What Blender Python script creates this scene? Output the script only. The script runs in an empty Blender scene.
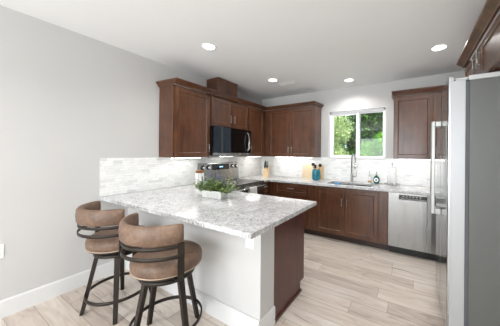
import bpy, math, random
from mathutils import Vector, Matrix
random.seed(7)
PI = math.pi
C = bpy.context.scene.collection
S = bpy.context.scene

# ------------------------------------------------------------------ camera
F_PX, CX0, YH = 221.18, 280.0, 153.25
cam_d = bpy.data.cameras.new('camera')
cam = bpy.data.objects.new('camera', cam_d); C.objects.link(cam)
cam_d.sensor_width = 36.0; cam_d.sensor_fit = 'HORIZONTAL'
cam_d.lens = F_PX / 500 * 36.0
cam_d.shift_x = (250 - CX0) / 500
cam_d.shift_y = (YH - 163) / 500
cam_d.clip_start = 0.05; cam_d.clip_end = 200
cam.matrix_world = (Matrix.Translation((2.980, -4.143, 1.414)) @ Matrix.Rotation(0.5399, 4, 'Z')
                    @ Matrix.Rotation(PI / 2, 4, 'X') @ Matrix.Rotation(0.00835, 4, 'Z'))
S.camera = cam

# ------------------------------------------------------------------ light and exposure
S.view_settings.view_transform = 'Standard'
S.view_settings.look = 'None'
S.view_settings.exposure = 0.16
S.view_settings.gamma = 1.0
S.view_settings.use_curve_mapping = False
w = bpy.data.worlds.new('sky'); S.world = w; w.use_nodes = True
nt = w.node_tree; bg = nt.nodes['Background']
bg.inputs['Color'].default_value = (0.62, 0.78, 1.0, 1); bg.inputs['Strength'].default_value = 1.5

def light(name, kind, loc, rot, energy, color=(1, 1, 1), **k):
    d = bpy.data.lights.new(name, kind); d.energy = energy; d.color = color
    for a, v in k.items(): setattr(d, a, v)
    o = bpy.data.objects.new(name, d); C.objects.link(o)
    o.location = loc; o.rotation_euler = rot
    return o
SUN = light('sun', 'SUN', (0, 0, 8), (math.radians(36), math.radians(38), 0), 8.0, (1, 0.95, 0.86), angle=0.01)
CAN_W = 7.5    # watts of each recessed lamp
# added area light: unseen rear window's daylight, tilted up to lift the ceiling
light('rear_daylight_fill', 'AREA', (2.1, -7.7, 1.35), (math.radians(122), 0, 0), 190, (0.93, 0.97, 1.0), shape='RECTANGLE', size=3.4, size_y=2.1)

# ------------------------------------------------------------------ materials
def lin(c):
    if isinstance(c, str):
        c = tuple(int(c[i:i+2], 16) / 255 for i in (0, 2, 4))
    return tuple((x / 12.92 if x <= 0.04045 else ((x + 0.055) / 1.055) ** 2.4) for x in c) + (1,)

def mat(name, col='808080', rough=0.5, metal=0.0, **k):
    m = bpy.data.materials.new(name); m.use_nodes = True
    b = m.node_tree.nodes['Principled BSDF']
    b.inputs['Base Color'].default_value = lin(col)
    b.inputs['Roughness'].default_value = rough
    b.inputs['Metallic'].default_value = metal
    for a, v in k.items(): b.inputs[a.replace('_', ' ')].default_value = v
    return m

class NG:
    """small helper to write node graphs"""
    def __init__(s, m):
        s.m = m; s.t = m.node_tree; s.b = s.t.nodes['Principled BSDF']
    def n(s, typ, ins=None, **props):
        q = s.t.nodes.new(typ)
        for a, v in props.items(): setattr(q, a, v)
        for a, v in (ins or {}).items():
            if isinstance(v, bpy.types.NodeSocket): s.t.links.new(v, q.inputs[a])
            else: q.inputs[a].default_value = v
        return q
    def co(s, scale=(1, 1, 1)):
        g = s.n('ShaderNodeNewGeometry')
        return s.n('ShaderNodeMapping', {0: g.outputs['Position'], 3: scale}).outputs[0]
    def obco(s, scale=(1, 1, 1)):
        g = s.n('ShaderNodeTexCoord')
        return s.n('ShaderNodeMapping', {0: g.outputs['Object'], 3: scale}).outputs[0]
    def math(s, op, a, b=0.0, c=0.0):
        return s.n('ShaderNodeMath', {0: a, 1: b, 2: c}, operation=op).outputs[0]
    def noise(s, v, scale, detail=3, rough=0.55, dist=0.0):
        return s.n('ShaderNodeTexNoise', {'Vector': v, 'Scale': scale, 'Detail': detail, 'Roughness': rough, 'Distortion': dist}).outputs[0]
    def ramp(s, f, stops, interp='LINEAR'):
        q = s.n('ShaderNodeValToRGB', {0: f}); r = q.color_ramp; r.interpolation = interp
        while len(r.elements) < len(stops): r.elements.new(0.5)
        for e, (p, c) in zip(r.elements, stops):
            e.position = p; e.color = lin(c) if isinstance(c, str) else (c, c, c, 1)
        return q.outputs[0]
    def mix(s, f, a, b, mode='MIX'):
        q = s.n('ShaderNodeMix', data_type='RGBA', blend_type=mode)
        for i, v in ((0, f), (6, a), (7, b)):
            if isinstance(v, bpy.types.NodeSocket): s.t.links.new(v, q.inputs[i])
            else: q.inputs[i].default_value = lin(v) if isinstance(v, str) else v
        return q.outputs[2]
    def color(s, v): s.t.links.new(v, s.b.inputs['Base Color'])
    def rough(s, v): s.t.links.new(v, s.b.inputs['Roughness'])
    def bump(s, h, strength=0.2, dist=0.002):
        q = s.n('ShaderNodeBump', {'Height': h, 'Strength': strength, 'Distance': dist})
        s.t.links.new(q.outputs[0], s.b.inputs['Normal'])

def wood_mat(name, dark, mid, light_, scale, rough=0.34):
    m = mat(name, mid, rough); g = NG(m)
    v = g.obco(scale)
    a = g.noise(v, 1.0, 5, 0.6, 0.6)
    b = g.noise(g.obco(), 5.0, 3, 0.6)
    c = g.ramp(a, [(0.25, dark), (0.5, mid), (0.75, light_)])
    blot = g.ramp(b, [(0.3, '9a9088'), (0.7, 'ffffff')])
    g.color(g.mix(0.6, c, blot, 'MULTIPLY'))
    m.node_tree.nodes['Principled BSDF'].inputs['Coat Weight'].default_value = 0.25
    m.node_tree.nodes['Principled BSDF'].inputs['Coat Roughness'].default_value = 0.22
    return m

M = {}
M['cab'] = wood_mat('stained_maple', '462919', '5e3923', '72492f', (22, 22, 2.2))
M['cab_h'] = wood_mat('stained_maple_rail', '462919', '5e3923', '72492f', (2.2, 22, 22))
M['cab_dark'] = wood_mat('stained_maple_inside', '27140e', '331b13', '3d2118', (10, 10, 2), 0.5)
M['panel'] = wood_mat('stained_end_panel', '4a2520', '5c302a', '683a33', (30, 30, 1.2), 0.38)

def m_wall(name, col, bump=0.12):
    m = mat(name, col, 0.75); g = NG(m)
    n = g.noise(g.co(), 1.3, 2)
    c = lin(col)
    g.color(g.mix(0.05, c, g.ramp(n, [(0.3, 0.5), (0.7, 0.9)])))
    g.bump(g.noise(g.co(), 90, 3), bump, 0.002)
    return m
M['wall'] = m_wall('wall_paint', 'c7c6c4')
M['ceil'] = m_wall('ceiling_paint', 'f2f3f3', 0.2)
M['trim'] = mat('white_trim_paint', 'dededd', 0.35)
M['vinyl'] = mat('white_vinyl', 'f2f3f3', 0.3)

def m_floor():
    m = mat('oak_planks', 'b5a496', 0.42); g = NG(m)
    p = g.n('ShaderNodeNewGeometry').outputs['Position']
    sx = g.n('ShaderNodeSeparateXYZ', {0: p})
    X, Y = sx.outputs[0], sx.outputs[1]
    W, L = 0.178, 1.25
    yr = g.math('DIVIDE', Y, W); row = g.math('FLOOR', yr); fy = g.math('SUBTRACT', yr, row)
    off = g.n('ShaderNodeTexWhiteNoise', {'W': row}, noise_dimensions='1D').outputs[0]
    xr = g.math('ADD', g.math('DIVIDE', X, L), g.math('MULTIPLY', off, 7.3)); col = g.math('FLOOR', xr); fx = g.math('SUBTRACT', xr, col)
    idv = g.n('ShaderNodeCombineXYZ', {0: row, 1: col})
    rnd = g.n('ShaderNodeTexWhiteNoise', {'Vector': idv.outputs[0]}, noise_dimensions='2D').outputs[0]
    base = g.ramp(rnd, [(0.0, 'bab0a8'), (0.35, 'cbc2ba'), (0.7, 'd9d1ca'), (1.0, 'c8c0b9')])
    gv = g.n('ShaderNodeCombineXYZ', {0: g.math('MULTIPLY', X, 1.6), 1: g.math('MULTIPLY', Y, 16.0), 2: g.math('MULTIPLY', rnd, 37.0)}).outputs[0]
    grain = g.noise(gv, 1.2, 6, 0.65, 0.8)
    gr = g.ramp(grain, [(0.25, '776c64'), (0.45, 'b4aca5'), (0.7, 'd6d0ca')])
    c = g.mix(0.6, base, gr, 'OVERLAY')
    # knots and mineral streaks
    kv = g.n('ShaderNodeCombineXYZ', {0: g.math('MULTIPLY', X, 1.3), 1: g.math('MULTIPLY', Y, 6.0), 2: g.math('MULTIPLY', rnd, 11.0)}).outputs[0]
    k = g.noise(kv, 1.6, 3, 0.6, 1.2)
    kk = g.ramp(k, [(0.58, 0.0), (0.74, 0.6)])
    c = g.mix(kk, c, '6f5a4a')
    vor = g.n('ShaderNodeTexVoronoi', {'Vector': g.n('ShaderNodeCombineXYZ', {0: g.math('MULTIPLY', X, 2.2), 1: g.math('MULTIPLY', Y, 5.0)}).outputs[0], 'Scale': 0.9}).outputs['Distance']
    c = g.mix(g.ramp(vor, [(0.02, 0.75), (0.085, 0.0)]), c, '5d4636')
    # seams
    ey = g.math('MINIMUM', fy, g.math('SUBTRACT', 1.0, fy)); ex = g.math('MULTIPLY', g.math('MINIMUM', fx, g.math('SUBTRACT', 1.0, fx)), L / W)
    e = g.math('MINIMUM', ex, ey)
    seam = g.ramp(e, [(0.006, 0.6), (0.018, 0.0)])
    c = g.mix(seam, c, '6a5a4e')
    g.color(c)
    g.rough(g.ramp(grain, [(0.2, 0.5), (0.8, 0.38)]))
    g.bump(g.math('SUBTRACT', grain, g.math('MULTIPLY', seam, 2.0)), 0.15, 0.0015)
    return m
M['floor'] = m_floor()

def m_granite():
    m = mat('granite', 'c8c8c8', 0.14); g = NG(m)
    p = g.co()
    big = g.noise(p, 9, 6, 0.75, 0.7)
    base = g.ramp(big, [(0.3, '98989b'), (0.45, 'bfbfc0'), (0.6, 'd9d9d9'), (0.8, 'cfcfd0')])
    med = g.noise(p, 38, 4, 0.7, 0.5)
    c = g.mix(g.ramp(med, [(0.46, 0.0), (0.62, 0.65)]), base, '8e8d91')
    fine = g.noise(p, 95, 3, 0.7)
    c = g.mix(g.ramp(fine, [(0.52, 0.0), (0.64, 0.85)]), c, 'f2f1ef')
    dk = g.noise(g.co((1, 1, 1.3)), 60, 3, 0.75, 0.3)
    c = g.mix(g.ramp(dk, [(0.59, 0.0), (0.67, 0.85)]), c, '4a484b')
    tan = g.noise(g.co((1.2, 1, 1)), 18, 3, 0.7, 0.6)
    c = g.mix(g.ramp(tan, [(0.64, 0.0), (0.76, 0.5)]), c, '9a8574')
    g.color(c)
    return m
M['granite'] = m_granite()

def m_tile():
    m = mat('marble_mosaic', 'e8e8e6', 0.25); g = NG(m)
    p = g.n('ShaderNodeNewGeometry').outputs['Position']
    s = g.n('ShaderNodeSeparateXYZ', {0: p})
    u = g.math('ADD', s.outputs[0], s.outputs[1]); z = s.outputs[2]
    H, L = 0.0305, 0.095
    zr = g.math('DIVIDE', z, H); row = g.math('FLOOR', zr); fz = g.math('SUBTRACT', zr, row)
    off = g.n('ShaderNodeTexWhiteNoise', {'W': row}, noise_dimensions='1D').outputs[0]
    ur = g.math('ADD', g.math('DIVIDE', u, L), g.math('MULTIPLY', off, 5.0)); col = g.math('FLOOR', ur); fu = g.math('SUBTRACT', ur, col)
    rnd = g.n('ShaderNodeTexWhiteNoise', {'Vector': g.n('ShaderNodeCombineXYZ', {0: row, 1: col}).outputs[0]}, noise_dimensions='2D').outputs[0]
    base = g.ramp(rnd, [(0.0, 'e2e2e0'), (0.2, 'f0f0ee'), (0.6, 'f5f5f3'), (1.0, 'f8f8f6')])
    n = g.noise(g.co((1, 1, 2.5)), 14, 4, 0.6, 1.0)
    c = g.mix(g.ramp(n, [(0.5, 0.0), (0.72, 0.3)]), base, 'c8c9c7')
    e = g.math('MINIMUM', g.math('MULTIPLY', g.math('MINIMUM', fu, g.math('SUBTRACT', 1.0, fu)), L / H), g.math('MINIMUM', fz, g.math('SUBTRACT', 1.0, fz)))
    seam = g.ramp(e, [(0.03, 1.0), (0.10, 0.0)])
    c = g.mix(g.math('MULTIPLY', seam, 0.25), c, 'c2c2be')
    g.color(c)
    g.bump(g.math('SUBTRACT', g.math('MULTIPLY', rnd, 1.2), seam), 0.6, 0.004)
    return m
M['tile'] = m_tile()

def m_steel(name, col, rough, stretch):
    m = mat(name, col, rough, 1.0); g = NG(m)
    n = g.noise(g.co(stretch), 1.0, 3, 0.6)
    g.rough(g.ramp(n, [(0.3, rough * 0.85), (0.7, rough * 1.2)]))
    g.bump(g.noise(g.co((7, 7, .5)), 1.0, 2, 0.5), 0.45, 0.012)
    return m
M['steel'] = m_steel('brushed_stainless', '979795', 0.24, (40, 40, .8))
M['steel_f'] = m_steel('refrigerator_stainless', 'b4b6b8', 0.18, (40, 40, .8))
M['nickel'] = mat('brushed_nickel', 'a9a7a3', 0.34, 1.0)
M['chrome'] = mat('polished_steel', 'd8d8d8', 0.14, 1.0)
M['fridge_side'] = mat('grey_enamel', '5d5e5b', 0.38, 0.1)
M['fridge_top'] = mat('pale_plastic', 'b9bab9', 0.4)
M['silver'] = mat('silver_enamel', 'aeafb0', 0.42, 0.35)
M['satin'] = mat('satin_handle_metal', 'a8a8a4', 0.45, 0.75)
M['gasket'] = mat('gasket', '55565a', 0.6)
M['black'] = mat('black_plastic', '101010', 0.35)
M['blackglass'] = mat('black_glass', '050607', 0.05)
M['white'] = mat('white_plastic', 'f0f0ee', 0.4)
M['slot'] = mat('dark_slot', '3a3a3a', 0.6)
M['bronze'] = mat('dark_bronze_metal', '332d28', 0.42, 0.6)

def m_leather():
    m = mat('distressed_leather', '8d7161', 0.5); g = NG(m)
    p = g.obco()
    n = g.noise(p, 9, 5, 0.65, 0.6); n2 = g.noise(p, 55, 4, 0.7)
    c = g.ramp(n, [(0.25, '4f3b2e'), (0.5, '6a5241'), (0.75, '856c59')])
    c = g.mix(g.ramp(n2, [(0.5, 0.0), (0.75, 0.4)]), c, '9d8a7c')
    g.color(c); g.bump(g.noise(p, 130, 3), 0.3, 0.001)
    return m
M['leather'] = m_leather()
M['piping'] = mat('leather_piping', 'b09a86', 0.5)

def m_noise(name, c1, c2, scale, rough=0.5, **k):
    m = mat(name, c1, rough, **k); g = NG(m)
    g.color(g.ramp(g.noise(g.obco(), scale, 4, 0.6, 0.4), [(0.3, c1), (0.7, c2)]))
    return m
def m_leaf(name, c1, c2, c3, scale=3, rough=0.5, trans=0.0):
    m = mat(name, c1, rough); g = NG(m)
    g.color(g.ramp(g.noise(g.co(), scale, 4, 0.7), [(0.3, c1), (0.5, c2), (0.7, c3)]))
    if trans:
        tr = g.n('ShaderNodeBsdfTranslucent'); g.t.links.new(g.b.inputs['Base Color'].links[0].from_socket, tr.inputs[0])
        mx = g.n('ShaderNodeMixShader', {0: trans, 1: g.b.outputs[0], 2: tr.outputs[0]})
        g.t.links.new(mx.outputs[0], g.t.nodes['Material Output'].inputs[0])
    return m
M['leaf'] = m_leaf('planter_leaf', '43592f', '758b4a', 'a9b56c', 40, 0.5, 0.2)
M['leaf2'] = m_leaf('silvery_leaf', '7c9174', '9fb094', 'b8c6aa', 40, 0.5, 0.2)
M['lavender'] = m_leaf('lavender_bloom', '6d6886', '8783a0', 'a09bb6', 60, 0.7)
M['tree_l'] = m_leaf('pale_tree_leaf', '93ad68', 'bdd18f', 'dfe8c0', 6, 0.5, 0.4)
M['tree_d'] = m_leaf('dark_tree_leaf', '264a1a', '47702b', '78a548', 5, 0.5, 0.35)
M['tree_b'] = m_leaf('bright_shrub_leaf', '5c9426', '82bd38', 'b2de62', 5, 0.5, 0.4)
M['bark'] = m_noise('bark', '4a3b2e', '6b5a48', 20, 0.9)
M['grass'] = m_noise('lawn', '4f6b2c', '7a9244', 6, 0.9)
M['bamboo'] = m_noise('pale_bamboo', 'd9b78a', 'e6cba2', 12, 0.45)
M['board'] = m_noise('pale_cutting_board', 'e2c9a4', 'ecd9ba', 10, 0.5)
M['teal'] = m_noise('teal_glaze', '0f5568', '2f93a4', 25, 0.12)
M['planter'] = m_noise('whitewashed_metal', 'e0e0dc', 'cfcfca', 30, 0.45)
M['soil'] = m_noise('soil', '2c241c', '42362a', 60, 0.9)
M['paper'] = m_noise('paper_towel', 'f4f4f2', 'ebebe8', 60, 0.9)
M['cloth'] = m_noise('tea_towel', 'd9d9d6', 'bfc0be', 80, 0.9)
M['sponge'] = m_noise('blue_sponge', '3f7fb4', '5d9bc9', 90, 0.9)
M['amber'] = mat('tan_label', 'b98a56', 0.5)
M['green'] = mat('dark_green_plastic', '0e5a48', 0.25)
M['copper'] = mat('copper_lid', 'b07a50', 0.3, 0.9)
M['grip'] = mat('grey_knife_handle', '4a4b4e', 0.4)
M['concrete'] = m_noise('patio', '9c9a95', 'b1aea8', 12, 0.9)
def m_glass(name, tint=(1, 1, 1, 1), refl=0.6):
    m = bpy.data.materials.new(name); m.use_nodes = True; t = m.node_tree
    t.nodes.remove(t.nodes['Principled BSDF'])
    tr = t.nodes.new('ShaderNodeBsdfTransparent'); tr.inputs[0].default_value = tint
    gl = t.nodes.new('ShaderNodeBsdfGlossy'); gl.inputs['Roughness'].default_value = 0.0
    fr = t.nodes.new('ShaderNodeFresnel'); fr.inputs[0].default_value = 1.45
    mu = t.nodes.new('ShaderNodeMath'); mu.operation = 'MULTIPLY'; mu.inputs[1].default_value = refl
    mx = t.nodes.new('ShaderNodeMixShader')
    t.links.new(fr.outputs[0], mu.inputs[0]); t.links.new(mu.outputs[0], mx.inputs[0])
    t.links.new(tr.outputs[0], mx.inputs[1]); t.links.new(gl.outputs[0], mx.inputs[2])
    t.links.new(mx.outputs[0], t.nodes['Material Output'].inputs[0])
    return m
M['glass'] = m_glass('window_glass'); M['clear'] = m_glass('clear_glass', (0.9, 0.93, 0.92, 1), 1.0)
def m_emit(name, col, s):
    m = mat(name, col); b = m.node_tree.nodes['Principled BSDF']
    b.inputs['Emission Color'].default_value = lin(col); b.inputs['Emission Strength'].default_value = s
    return m
M['lamp'] = m_emit('lamp_lens', 'fffcf6', 9.0)
M['strip'] = m_emit('light_strip', 'fffdf9', 22.0)
M['digits'] = m_emit('display_digits', '9fd8ff', 1.2)

# ------------------------------------------------------------------ mesh helpers
class MB:
    def __init__(s): s.v = []; s.f = []; s.sm = []
    def add(s, vs, fs, smooth=False):
        o = len(s.v); s.v += [tuple(v) for v in vs]; s.f += [tuple(i + o for i in f) for f in fs]; s.sm += [smooth] * len(fs)
        return s
    def box(s, x0, x1, y0, y1, z0, z1):
        if x0 > x1: x0, x1 = x1, x0
        if y0 > y1: y0, y1 = y1, y0
        if z0 > z1: z0, z1 = z1, z0
        return s.add([(x0, y0, z0), (x1, y0, z0), (x1, y1, z0), (x0, y1, z0), (x0, y0, z1), (x1, y0, z1), (x1, y1, z1), (x0, y1, z1)],
                     [(0, 3, 2, 1), (4, 5, 6, 7), (0, 1, 5, 4), (1, 2, 6, 5), (2, 3, 7, 6), (3, 0, 4, 7)])
    def lathe(s, prof, n=32, loc=(0, 0, 0), sx=1, sy=1, smooth=True):
        """prof: (r, z) from bottom to top; closed with caps when r > 0 at its ends"""
        vs = []; fs = []
        for r, z in prof:
            for i in range(n):
                a = 2 * PI * i / n; vs.append((loc[0] + sx * r * math.cos(a), loc[1] + sy * r * math.sin(a), loc[2] + z))
        for k in range(len(prof) - 1):
            for i in range(n):
                j = (i + 1) % n; fs.append((k * n + i, k * n + j, (k + 1) * n + j, (k + 1) * n + i))
        s.add(vs, fs, smooth)
        o = len(s.v) - len(vs)
        if prof[0] == prof[-1]: return s
        if prof[0][0] > 1e-6: s.f.append(tuple(o + i for i in reversed(range(n)))); s.sm.append(False)
        if prof[-1][0] > 1e-6: s.f.append(tuple(o + (len(prof) - 1) * n + i for i in range(n))); s.sm.append(False)
        return s
    def sweep(s, pts, sect, up=(0, 0, 1), closed=False, smooth=True, caps=True):
        """sweep a 2D section (list of (side, up)) along pts"""
        pts = [Vector(p) for p in pts]; n = len(pts); m = len(sect); vs = []; upv = Vector(up)
        for i, p in enumerate(pts):
            a = pts[(i - 1) % n] if (closed or i > 0) else p
            b = pts[(i + 1) % n] if (closed or i < n - 1) else p
            t = (b - a).normalized(); side = t.cross(upv)
            if side.length < 1e-4: side = t.cross(Vector((0.3, 1, 0)))
            side.normalize(); u = side.cross(t).normalized()
            k = 1.0
            if (closed or 0 < i < n - 1):
                d1 = (p - a).normalized(); d2 = (b - p).normalized(); c = math.sqrt(max(0.05, (1 + d1.dot(d2)) / 2)); k = 1 / c
                if smooth: k = 1.0
            for (q, r) in sect: vs.append(p + side * q * k + u * r)
        fs = []
        for i in range(n if closed else n - 1):
            i2 = (i + 1) % n
            for j in range(m):
                j2 = (j + 1) % m; fs.append((i * m + j, i * m + j2, i2 * m + j2, i2 * m + j))
        s.add(vs, fs, smooth)
        if not closed and caps:
            o = len(s.v) - len(vs)
            s.f.append(tuple(o + j for j in reversed(range(m)))); s.sm.append(False)
            s.f.append(tuple(o + (n - 1) * m + j for j in range(m))); s.sm.append(False)
        return s
    def tube(s, pts, r, n=12, closed=False):
        return s.sweep(pts, [(r * math.cos(2 * PI * i / n), r * math.sin(2 * PI * i / n)) for i in range(n)], closed=closed)
    def prism(s, poly, z0, z1):
        n = len(poly)
        return s.add([(x, y, z0) for x, y in poly] + [(x, y, z1) for x, y in poly],
                     [tuple(reversed(range(n))), tuple(range(n, 2 * n))] + [(i, (i + 1) % n, n + (i + 1) % n, n + i) for i in range(n)])
    def build(s, name, m, parent=None, bevel=0.0, seg=2):
        me = bpy.data.meshes.new(name); me.from_pydata(s.v, [], s.f); me.update()
        me.polygons.foreach_set('use_smooth', s.sm)
        import bmesh
        bm = bmesh.new(); bm.from_mesh(me); bmesh.ops.recalc_face_normals(bm, faces=bm.faces); bm.to_mesh(me); bm.free()
        me.materials.append(M[m] if isinstance(m, str) else m)
        o = bpy.data.objects.new(name, me); C.objects.link(o)
        if parent: o.parent = parent
        if bevel:
            b = o.modifiers.new('bevel', 'BEVEL'); b.width = bevel; b.segments = seg; b.limit_method = 'ANGLE'; b.angle_limit = 0.7
            b.harden_normals = False
        return o

def tag(o, label, cat, group=None, kind=None):
    o['label'] = label; o['category'] = cat
    if group: o['group'] = group
    if kind: o['kind'] = kind
    return o
def thing(name, label, cat, loc=(0, 0, 0), rz=0.0, group=None):
    o = bpy.data.objects.new(name, None); C.objects.link(o); o.empty_display_size = 0.1
    o.location = loc; o.rotation_euler = (0, 0, rz)
    return tag(o, label, cat, group)
def struct(o): o['kind'] = 'structure'; return o
def sbox(name, m, *b, bevel=0): return struct(MB().box(*b).build(name, m, bevel=bevel))
def copy_tree(o, parent=None):
    c = o.copy(); C.objects.link(c); c.parent = parent
    for ch in list(o.children):
        copy_tree(ch, c)
    return c

# ------------------------------------------------------------------ the room
CZ = 2.64; RW = 4.05; RY = -8.0
sbox('floor', 'floor', -0.15, RW + 0.15, RY - 0.15, 0.15, -0.1, 0.0)
sbox('ceiling', 'ceil', -0.15, RW + 0.15, RY - 0.15, 0.15, CZ, CZ + 0.2)
sbox('wall_left', 'wall', -0.15, 0.0, RY - 0.15, 0.15, 0, CZ)
sbox('wall_right', 'wall', RW, RW + 0.15, RY - 0.15, 0.15, 0, CZ)
WX0, WX1, WZ0, WZ1 = 1.585, 2.592, 1.325, 2.225      # kitchen window opening
wb = MB()
wb.box(0, WX0, 0, 0.15, 0, CZ); wb.box(WX1, RW, 0, 0.15, 0, CZ); wb.box(WX0, WX1, 0, 0.15, 0, WZ0); wb.box(WX0, WX1, 0, 0.15, WZ1, CZ)
struct(wb.build('wall_back', 'wall'))
wr = MB()
wr.box(0, 0.4, RY - 0.15, RY, 0, CZ); wr.box(3.8, RW, RY - 0.15, RY, 0, CZ); wr.box(0.4, 3.8, RY - 0.15, RY, 2.4, CZ); wr.box(0.4, 3.8, RY - 0.15, RY, 0, 0.3)
struct(wr.build('wall_rear', 'wall'))
w2 = struct(MB().box(0.4, 3.8, RY - .1, RY - .04, .3, .36).box(.4, 3.8, RY - .1, RY - .04, 2.34, 2.4).box(.4, .46, RY - .1, RY - .04, .36, 2.34)
            .box(3.74, 3.8, RY - .1, RY - .04, .36, 2.34).box(2.07, 2.13, RY - .1, RY - .04, .36, 2.34).build('window_2', 'vinyl'))
MB().box(.46, 2.07, RY - .075, RY - .07, .36, 2.34).box(2.13, 3.74, RY - .075, RY - .07, .36, 2.34).build('pane', 'glass', w2)

# half wall that carries the peninsula top
HW0, HW1, HWX = -2.78, -2.585, 2.0
sbox('wall_peninsula', 'wall', 0.0, HWX, HW0, HW1, 0, 0.875, bevel=0.003)

def baseboard(name, pts, flip=1):
    sect = [(0, 0), (0.015, 0), (0.015, 0.135), (0.009, 0.148), (0, 0.148)]
    sect = [(q * flip, r) for q, r in sect]
    return struct(MB().sweep(pts, sect, smooth=False).build(name, 'trim'))
baseboard('baseboard_left', [(0.0, RY, 0.0), (0.0, HW0 - 0.015, 0.0)])
baseboard('baseboard_peninsula', [(0.0, HW0, 0), (HWX, HW0, 0), (HWX, HW1 - 0.002, 0)])
baseboard('baseboard_right', [(RW, -2.4, 0), (RW, RY, 0)])

# kitchen window
win = MB()
y0, y1 = 0.055, 0.115
f = 0.045
win.box(WX0, WX1, y0, y1, WZ1 - 0.055, WZ1).box(WX0, WX1, y0, y1, WZ0, WZ0 + 0.035).box(WX0, WX0 + f, y0, y1, WZ0, WZ1).box(WX1 - f, WX1, y0, y1, WZ0, WZ1)
w1 = struct(win.build('window_1', 'vinyl', bevel=0.002))
mx = 2.115
sash = MB().box(WX0 + f, mx + 0.02, y0 + 0.006, y1 - 0.03, WZ1 - 0.09, WZ1 - 0.056).box(WX0 + f, mx + 0.02, y0 + 0.006, y1 - 0.03, WZ0 + 0.036, WZ0 + 0.065)
sash.box(WX0 + f, WX0 + f + 0.04, y0 + 0.006, y1 - 0.03, WZ0 + 0.065, WZ1 - 0.09).box(mx - 0.03, mx + 0.02, y0 + 0.006, y1 - 0.03, WZ0 + 0.065, WZ1 - 0.09)
o = sash.build('sliding_sash', 'vinyl', w1, bevel=0.002)
MB().box(WX0 + f + .04, mx - .03, 0.078, 0.082, WZ0 + .065, WZ1 - .09).build('pane', 'glass', o)
fx = MB().box(mx + .021, WX1 - f, .09, .112, WZ1 - .075, WZ1 - .056).box(mx + .021, WX1 - f, .09, .112, WZ0 + .036, WZ0 + .05).box(WX1 - f - .014, WX1 - f, .09, .112, WZ0 + .05, WZ1 - .075).box(mx + .021, mx + .035, .09, .112, WZ0 + .05, WZ1 - .075)
o = fx.build('fixed_sash', 'vinyl', w1)
MB().box(mx + .035, WX1 - f - .014, 0.1, 0.104, WZ0 + .05, WZ1 - .075).build('pane', 'glass', o)
MB().box(mx - .03, mx - .012, .048, .061, 1.70, 1.78).build('latch', 'vinyl', w1, bevel=.003)
sbox('trim_sill', 'trim', WX0 + .001, WX1 - .001, -0.012, 0.054, WZ0 + .001, WZ0 + 0.018, bevel=0.003)
sbox('trim_head_liner', 'trim', WX0 + .001, WX1 - .001, -0.002, 0.054, WZ1 - 0.012, WZ1 - .001)
sbox('trim_left_liner', 'trim', WX0 + .001, WX0 + .012, -0.002, 0.054, WZ0 + .019, WZ1 - .013)
sbox('trim_right_liner', 'trim', WX1 - .012, WX1 - .001, -0.002, 0.054, WZ0 + .019, WZ1 - .013)

# ------------------------------------------------------------------ backsplash
ZB = 1.346; CT = 0.914; CB = 0.876
tag(MB().box(0.001, 0.010, -3.065, -0.0105, CT + .001, ZB).build('backsplash', 'tile'),
    'white marble mosaic backsplash on the left wall behind the cooking range', 'backsplash')
bs = MB().box(0.0005, WX0 - .001, -0.010, -0.001, CT + .001, ZB).box(WX1 + .001, RW - .001, -0.010, -0.001, CT + .001, ZB).box(WX0 - .001, WX1 + .001, -0.010, -0.001, CT + .001, WZ0 - .005)
tag(bs.build('backsplash', 'tile'), 'white marble mosaic backsplash on the back wall below the window', 'backsplash')

# ------------------------------------------------------------------ cabinets (front faces local -y)
def pull(parent, x, z, vertical=True, yf=0.0, L=0.13):
    m = MB()
    r = 0.006
    if vertical:
        m.tube([(x, yf - 0.03, z - L / 2), (x, yf - 0.03, z + L / 2)], r)
        for s in (-1, 1): m.tube([(x, yf, z + s * L * 0.36), (x, yf - 0.03, z + s * L * 0.36)], 0.0045, 8)
    else:
        m.tube([(x - L / 2, yf - 0.03, z), (x + L / 2, yf - 0.03, z)], r)
        for s in (-1, 1): m.tube([(x + s * L * 0.36, yf, z), (x + s * L * 0.36, yf - 0.03, z)], 0.0045, 8)
    return m.build('handle', 'nickel', parent)
def shaker(parent, name, x0, x1, z0, z1, yf, rail=0.058, t=0.02, slab=False):
    """door or drawer front: four rails and a recessed panel; yf = outer face"""
    m = MB()
    if slab:
        r2 = 0.022
    else: r2 = rail
    m.box(x0, x0 + r2, yf, yf + t, z0, z1).box(x1 - r2, x1, yf, yf + t, z0, z1)
    m.box(x0 + r2, x1 - r2, yf, yf + t, z1 - r2, z1).box(x0 + r2, x1 - r2, yf, yf + t, z0, z0 + r2)
    # small sloped inner lip and the panel
    a, b, c, d = x0 + r2, x1 - r2, z0 + r2, z1 - r2; e = 0.008; p = 0.009
    m.add([(a, yf + .001, c), (b, yf + .001, c), (b, yf + .001, d), (a, yf + .001, d), (a + e, yf + p, c + e), (b - e, yf + p, c + e), (b - e, yf + p, d - e), (a + e, yf + p, d - e)],
          [(0, 1, 5, 4), (1, 2, 6, 5), (2, 3, 7, 6), (3, 0, 4, 7), (4, 5, 6, 7)])
    m.box(a, b, yf + p + .001, yf + t, c, d)
    return m.build(name, 'cab_h' if slab else 'cab', parent, bevel=0.0018)

def upper(label, loc, rz, W, z0, z1, doors, depth=0.31, handles=(), rail=0.058, group=None):
    t = thing('upper_cabinet', label, 'cabinet', loc, rz, group)
    MB().box(0.0, W, -depth, -0.001, z0 - loc[2], z1 - loc[2]).build('body', 'cab', t, bevel=0.001)
    k = 0
    for (a, b, c, d) in doors:
        dr = shaker(t, 'door', a, b, c - loc[2], d - loc[2], -depth - 0.0205, rail)
        if k < len(handles) and handles[k]: pull(dr, handles[k][0], handles[k][1] - loc[2], True, -depth - 0.0205)
        k += 1
    return t
UT = 2.30
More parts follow.
